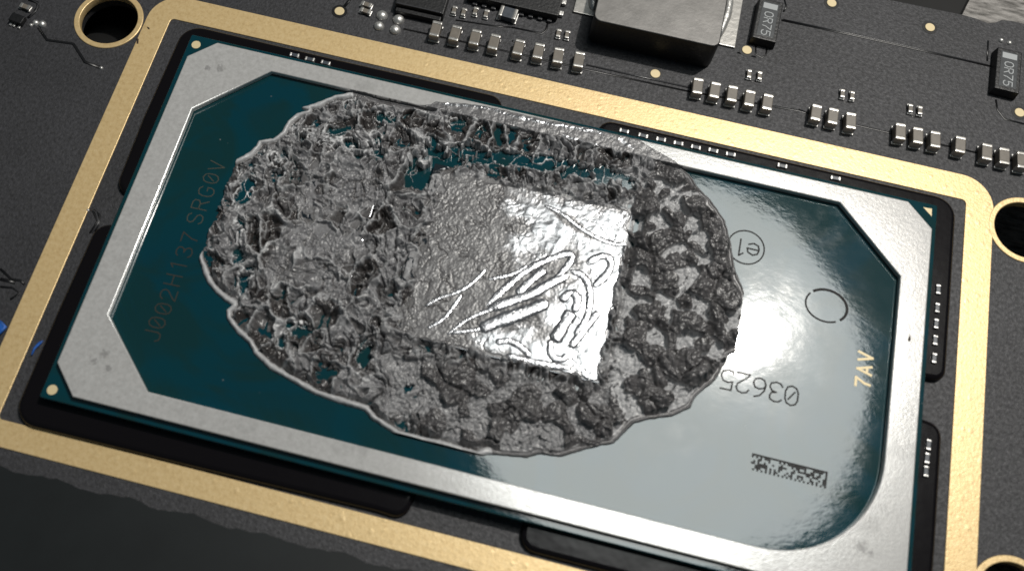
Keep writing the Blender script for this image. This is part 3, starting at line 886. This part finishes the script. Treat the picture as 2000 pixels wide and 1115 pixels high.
# rolled smear ridges on the large die
ST = [([(500, 665), (580, 615), (680, 590), (760, 540), (835, 460)], 11), ([(510, 785), (600, 740), (660, 660), (700, 600)], 11),
      ([(620, 820), (720, 740), (830, 690), (1000, 640), (1100, 590), (1190, 530)], 12),
      ([(830, 665), (900, 600), (1010, 500), (1100, 440), (1230, 385), (1300, 375), (1305, 405), (1260, 470), (1180, 540)], 22),
      ([(800, 790), (900, 745), (1020, 705), (1180, 640)], 40), ([(840, 680), (960, 640), (1080, 600), (1180, 540), (1290, 490)], 30),
      ([(1280, 470), (1360, 490), (1400, 560), (1400, 660), (1370, 760), (1310, 830)], 22), ([(1380, 440), (1440, 392), (1500, 390), (1520, 440), (1480, 510), (1410, 560)], 24),
      ([(1185, 840), (1180, 930), (1240, 960), (1280, 930)], 22), ([(1290, 890), (1360, 800), (1450, 690)], 24), ([(1200, 860), (1260, 760), (1300, 690)], 38),
      ([(1150, 115), (1250, 160), (1330, 230), (1420, 285), (1530, 330), (1600, 325)], 14), ([(640, 810), (720, 800), (800, 790), (860, 755)], 12),
      ([(840, 520), (990, 490), (1060, 440)], 12), ([(940, 930), (1060, 960), (1180, 985), (1300, 1000)], 20),
      ([(880, 860), (960, 850), (1020, 880), (1080, 940)], 20), ([(1240, 640), (1290, 580), (1340, 620), (1310, 700)], 26), ([(1000, 600), (1080, 520), (1160, 460)], 26)]
mst = M['streak'] = simple("silvery_paste_ridge", (0.48, 0.48, 0.50), 0.22, 0.85, 0.5, 30, 0.2, 60, 0.003)
for pts, w in ST:
    r = w / 2 / 2.787 / 305 * 1.05
    me = tube_mesh("smear_ridge", [px2(pts)], [r * 1.75], 0, .24, 12)
    o = link("smear_ridge", me, mst, paste)
    o.location = (-2.0, 1.2, .0512 - r * .12)

# ------------------------------------------------------------------ components on the board
def chip_master(name, w, l, hh, term, body_m, term_m, bev):
    """two-terminal chip, long side along y, standing on z = 0"""
    t = empty(name, (0, 0, 0))
    link("body", box_mesh("body", -w / 2 + .002, -l / 2 + term * .9, .004, w / 2 - .002, l / 2 - term * .9, hh - .003, bevel=bev * .6), body_m, t)
    for s in (-1, 1):
        y0, y1 = (-l / 2, -l / 2 + term) if s < 0 else (l / 2 - term, l / 2)
        link("terminal", box_mesh("terminal", -w / 2, y0, .0, w / 2, y1, hh, bevel=bev, seg=3), term_m, t)
    for y0, y1 in ((-l / 2 - .005, -l / 2 + term * .5), (l / 2 - term * .5, l / 2 + .008)):
        link("solder_fillet", box_mesh("solder_fillet", -w / 2 - .003, y0, 0, w / 2 + .003, y1, .014, bevel=.004), M['solder'], t)
    return t
first = {}
def place(key, master_fn, px, top, rz, label, cat, group):
    if key not in first:
        first[key] = o = master_fn()
    else:
        o = copy_tree(first[key])
    q = unp(px, ZB + top)
    o.location = (q[0], q[1], ZB)
    o.rotation_euler = (0, 0, rz)
    tag(o, label, cat, group)
    return o
ORD = ["first", "second", "third", "fourth", "fifth", "sixth", "seventh", "eighth"]
cap_fn = lambda: chip_master("chip_capacitor", .066, .118, .072, .024, M['ceramic'], M['tin'], .008)
rows = [
    ([(851, 55.6), (889, 64), (928, 72), (965, 81), (1013, 91.5), (1052, 98.7), (1090.6, 107.6), (1131, 115.5)], "tan capacitor, {} from left in the row of eight beside the inductor"),
    ([(1363.5, 167), (1397, 175), (1431, 182), (1465, 191), (1500, 198.4)], "tan capacitor, {} from left in the row of five below the inductor"),
    ([(1595, 219), (1628, 226), (1663, 235)], "tan capacitor, {} of the three right of the row of five"),
    ([(1760, 256), (1794, 264), (1828, 271.6)], "tan capacitor, {} of the three just left of the lone capacitor"),
    ([(1877, 281.7)], "lone tan capacitor standing apart between two close rows of three"),
    ([(1929, 296), (1963, 304), (1998, 312)], "tan capacitor, {} of the three ending at the right picture edge"),
]
for pts, lab in rows:
    for i, px in enumerate(pts):
        place('cap', cap_fn, px, .072, random.uniform(-.045, .045) + .03, lab.format(ORD[i]), "capacitor", "tan capacitors above the gold frame")
small_fn = lambda: chip_master("small_capacitor", .030, .062, .030, .018, M['ceramic'], M['tin'], .005)
pairs = [((1464, 143.5), "below the grey inductor, left of its pair"), ((1484.5, 147), "below the grey inductor, right of its pair"),
         ((1646.5, 182), "above the left row of three tan capacitors, left of its pair"), ((1665.5, 186), "above the left row of three tan capacitors, right of its pair"),
         ((1779.5, 211), "above the lone capacitor's row, left of its pair"), ((1798, 215), "above the lone capacitor's row, right of its pair"),
         ((1091, 64), "just left of the big inductor's shadow, left of its pair"), ((1108, 67), "just left of the big inductor's shadow, right of its pair"),
         ((887, 19), "first from the left of the four beside the black connector"), ((905.5, 23), "second from the left of the four beside the black connector"),
         ((928.5, 21), "third from the left of the four beside the black connector"), ((949.5, 26), "fourth from the left of the four beside the black connector")]
for px, lab in pairs:
    place('small', small_fn, px, .03, .04, "tiny capacitor " + lab, "capacitor", "tiny capacitors on the black board")
res_fn = lambda: chip_master("small_resistor", .036, .070, .030, .020, M['ceramic'], M['tin'], .005)
for px, lab in (((716, 8), "tiny pale chip left of the black connector, upper of the two"), ((714, 20.5), "tiny pale chip left of the black connector, lower of the two"),
                ((48, 12), "tiny pale chip alone in the upper left corner of the board")):
    place('res', res_fn, px, .03, math.pi / 2 - .12, lab, "resistor", "tiny pale chips lying crosswise")
o = place('blue', lambda: chip_master("slate_resistor", .085, .118, .055, .026, M['ceramic_dark'], M['tin'], .008), (993, 24), .055, math.pi / 2 - .06,
          "slate blue chip with bright ends below the black integrated circuit", "resistor", None)
# small dark sensor, upper left
t = empty("small_transistor", (*unp((37, 43), ZB), ZB)); t.rotation_euler = (0, 0, -.12)
link("body", box_mesh("body", -.045, -.03, .004, .045, .03, .04, bevel=.006), M['plastic'], t)
for k in (-.032, -.008, .028): link("leg", box_mesh("leg", k - .008, -.05, 0, k + .008, -.028, .012, bevel=.003), M['solder'], t)
tag(t, "tiny black three legged chip in the upper left corner of the board", "transistor")
# solder domes
dome = dome_mesh("solder_dome", .036, .030)
for px, lab in (((746, 32), "upper left of the four round solder domes"), ((778.5, 40), "upper right of the four round solder domes"), ((740, 52.5), "lower left of the four round solder domes"), ((772, 60), "lower right of the four round solder domes")):
    q = unp(px, ZB)
    o = link("solder_dome", dome if not first.get('dome') else dome.copy(), M['solder'] if not first.get('dome') else None, loc=(*q, ZB)); first['dome'] = True
    o.scale = (random.uniform(.95, 1.08),) * 3
    tag(o, lab, "solder dome", "solder domes above the gold frame")
dm2 = dome_mesh("solder_dot", .022, .020, 12, 4)
dm2.materials.append(M['solder'])
for i, (px, s, lab) in enumerate((((70, 46), 1, "left of two solder blobs by the tiny black chip"), ((83, 48.5), 1.15, "right of two solder blobs by the tiny black chip"), ((61, 50), .6, "smallest solder blob beside the tiny black chip"), ((198, 133.5), .55, "small solder dot ending the bent track by the upper left hole"),
                                  ((1955, 80), .8, "left of two solder dots behind the right sense resistor"), ((1971, 85), .8, "right of two solder dots behind the right sense resistor"),
                                  ((172, 411), .45, "small solder dot on the short track inside the left gold bar"))):
    o = bpy.data.objects.new("solder_dot", dm2); COL.objects.link(o)
    o.location = (*unp(px, ZB), ZB); o.scale = (s, s, s)
    tag(o, lab, "solder dot", "small solder dots on the board")
# power inductor
ind = empty("power_inductor", (2.81, 1.08, ZB))
tag(ind, "large grey block inductor with rounded corners at the top of the board", "inductor")
iq = unps([(1162, 41), (1400, 92)], ZB + .24)
wI = iq[1][0] - iq[0][0] + .03
me = plate_mesh("shaded_core", [round_rect(-wI / 2, -.40, wI / 2, .42, .05, 6)], .012, .24, .008)
shaded_core = link("shaded_core", me, M['plastic'], ind)  # black sides carry the shade of the unlit faces in their colour
link("top_face", plate_mesh("top_face", [round_rect(-wI / 2 + .004, -.396, wI / 2 - .004, .416, .048, 6)], .232, .2425, .004), M['ferrite'], ind)
for s in (-1, 1):
    link("terminal", box_mesh("terminal", s * (wI / 2 + .06) - .075, -.20, 0, s * (wI / 2 + .06) + .075, .42, .016, bevel=.004), M['tin'], ind)
    link("solder_fillet", tube_mesh("solder_fillet", [[(s * (wI / 2 + .01), -.16), (s * (wI / 2 + .045), .0), (s * (wI / 2 + .05), .15), (s * (wI / 2 + .01), .36)]], [.03], .02, .9, 8), M['solder'], ind)
ind.location = ((iq[0][0] + iq[1][0]) / 2, (iq[0][1] + iq[1][1]) / 2 + .40, ZB)
# sense resistors with print
def sense():
    t = empty("sense_resistor", (0, 0, 0))
    link("body", box_mesh("body", -.083, -.165, .0, .083, .165, .072, bevel=.006, taper=.006), M['plastic'], t)
    face = link("glazed_top", box_mesh("glazed_top", -.055, -.135, .068, .055, .140, .0735, bevel=.002), M['glass_top'], t)
    v, f = [], []
    for i, c in enumerate("0R75"):
        for st in GLYPH[c if c != '0' else 'O']:
            # reads downwards: glyph up points to +x
            ribbon(v, f, [(-.028 + p[1] * .056 / 1.6, .058 - i * .049 - p[0] * .036) for p in st], .0062, .0745)
    link("value_print", mesh_from("value_print", v, f), M['print'], t)
    link("end_bar", mesh_from("end_bar", [(-.046, .085, .0745), (.046, .085, .0745), (.046, .128, .0745), (-.046, .128, .0745)], [(0, 1, 2, 3)]), M['print'], t)
    return t
place('sense', sense, (1500, 39), .072, -.03, "black resistor printed 0R75 beside the grey inductor's right terminal", "resistor", "black resistors printed 0R75")
place('sense', sense, (1970, 137), .072, -.03, "black resistor printed 0R75 at the right picture edge behind two solder dots", "resistor", "black resistors printed 0R75")
# black connector block and integrated circuit
q = unps([(775, 8), (862, 24)], ZB + .06)
con = empty("connector", (*q[0], ZB))
tag(con, "low black block connector at the top edge, left of the tiny capacitors", "connector")
link("housing", box_mesh("housing", -.01, -.01, 0, .31, .42, .075, bevel=.006), M['plastic'], con)
link("latch_bar", box_mesh("latch_bar", .0, -.045, 0, .30, -.012, .05, bevel=.006), M['plastic'], con)
link("lip", tube_mesh("lip", [[(.0, -.005), (.15, -.004), (.30, -.005)]], [.006], .076, .8, 6, False), M['sheen_track'], con)
q = unps([(925, 0), (1090, 31)], ZB + .07)
ic = empty("integrated_circuit", (q[1][0], q[1][1], ZB))
tag(ic, "flat black integrated circuit with a row of dark pins at the top edge", "chip")
link("package_body", box_mesh("package_body", -.60, .0, .012, .0, .75, .07, bevel=.008), M['plastic'], ic)
for k in range(9):
    link("pin", box_mesh("pin", -.56 + k * .062, -.022, 0, -.53 + k * .062, .004, .022, bevel=.004), M['sheen_track'], ic)
for k in range(3):
    link("pin", box_mesh("pin", .0, .04 + k * .09, 0, .03, .075 + k * .09, .03, bevel=.006), M['solder'], ic)
# tiny capacitors sunk in the resin
def sunk_mesh():
    return mesh_of("sunk_capacitor", lambda bm: (box_bm(bm, -.020, -.012, 0, .020, .012, .016, .003, mat=0), box_bm(bm, -.030, -.0135, 0, -.017, .0135, .018, .004, 3, 1), box_bm(bm, .017, -.0135, 0, .030, .0135, .018, .004, 3, 1)))
sm = sunk_mesh(); sm.materials.append(M['ceramic_dark']); sm.materials.append(M['solder'])
SK = [((575, 108), 0, "first of three in the resin at the upper left"), ((605, 116), 0, "second of three in the resin at the upper left"), ((636, 123), 0, "third of three in the resin at the upper left")]
for i, (x, y) in enumerate(((1219, 256), (1256, 265), (1291, 272.5), (1325, 280), (1359, 287.5), (1393, 294), (1427, 301.5), (1528, 324), (1632, 348))):
    SK.append(((x, y), 0, ["first", "second", "third", "fourth", "fifth", "sixth", "seventh", "eighth", "ninth"][i] + " from left in the resin along the upper right bar"))
for i, (x, y) in enumerate(((1833, 565), (1831, 601), (1829, 632), (1827, 664), (1825, 699))):
    SK.append(((x, y), 1, ["topmost", "second from the top", "middle one", "second from the bottom", "bottom one"][i] + " of five in the right side resin"))
for i, (x, y) in enumerate(((1814, 868), (1811, 894), (1809, 920))):
    SK.append(((x, y), 1, ["upper", "middle", "lower"][i] + " of three in the lower right resin"))
for px, ro, lab in SK:
    o = bpy.data.objects.new("sunk_capacitor", sm); COL.objects.link(o)
    o.location = (*unp(px, ZB + .055), ZB + .041)
    o.rotation_euler = (0, 0, math.pi / 2 * ro + random.uniform(-.05, .05))
    tag(o, "tiny bright ended capacitor, " + lab, "capacitor", "tiny capacitors sunk in the black resin")
# black film below the frame
ed = [(-260, 842), (-100, 885)] + [(x, 911 + (x * .258) + 4 * math.sin(x * .045) + random.uniform(-2.6, 2.6)) for x in range(0, 1100, 14)]
lp = unps(ed, ZB) + [(3.3, -4.4), (-2.5, -4.4)]
tag(link("insulating_film", plate_mesh("insulating_film", [lp], ZB + .001, ZB + .010, .002), M['film']),
    "smooth black film with a ragged edge covering the board's lower left corner", "film")
# flecks
def blob(name, pts, z, hh, mat, lab, cat):
    c = np.mean(np.array(unps(pts, z)), 0)
    lp = [(p[0] - c[0], p[1] - c[1]) for p in unps(pts, z)]
    tag(link(name, plate_mesh(name, [lp], 0, hh, hh * .4), mat, loc=(c[0], c[1], z)), lab, cat)
blob("paint_fleck", [(-6, 624), (5, 628), (15, 639), (9, 647), (1, 655), (-8, 652)], ZB + .006, .02, M['blue'], "bright blue paint fleck on the left gold bar at the picture edge", "paint fleck")
blob("paint_fleck", [(77, 668), (86, 665), (82, 671), (70, 682), (64, 694), (61, 695), (66, 680)], ZB + .002, .012, M['blue'], "small dark blue paint fleck beside the resin at the lower left", "paint fleck")
blob("dirt_fleck", [(287, 53), (292, 55), (292.5, 58), (289, 57)], ZB + .0062, .003, M['fleck'], "small brown dirt fleck at the gold frame's upper left corner", "dirt fleck")
blob("dirt_fleck", [(267, 75), (271, 77), (270.5, 86), (267, 86)], ZB + .0062, .003, M['fleck'], "long brown dirt fleck on the gold bar beside the upper left screw hole", "dirt fleck")
blob("dirt_fleck", [(1776, 655), (1779, 662), (1776, 667), (1773, 664)], .0402, .003, M['fleck'], "dark dirt fleck on the silver frame's right bar", "dirt fleck")
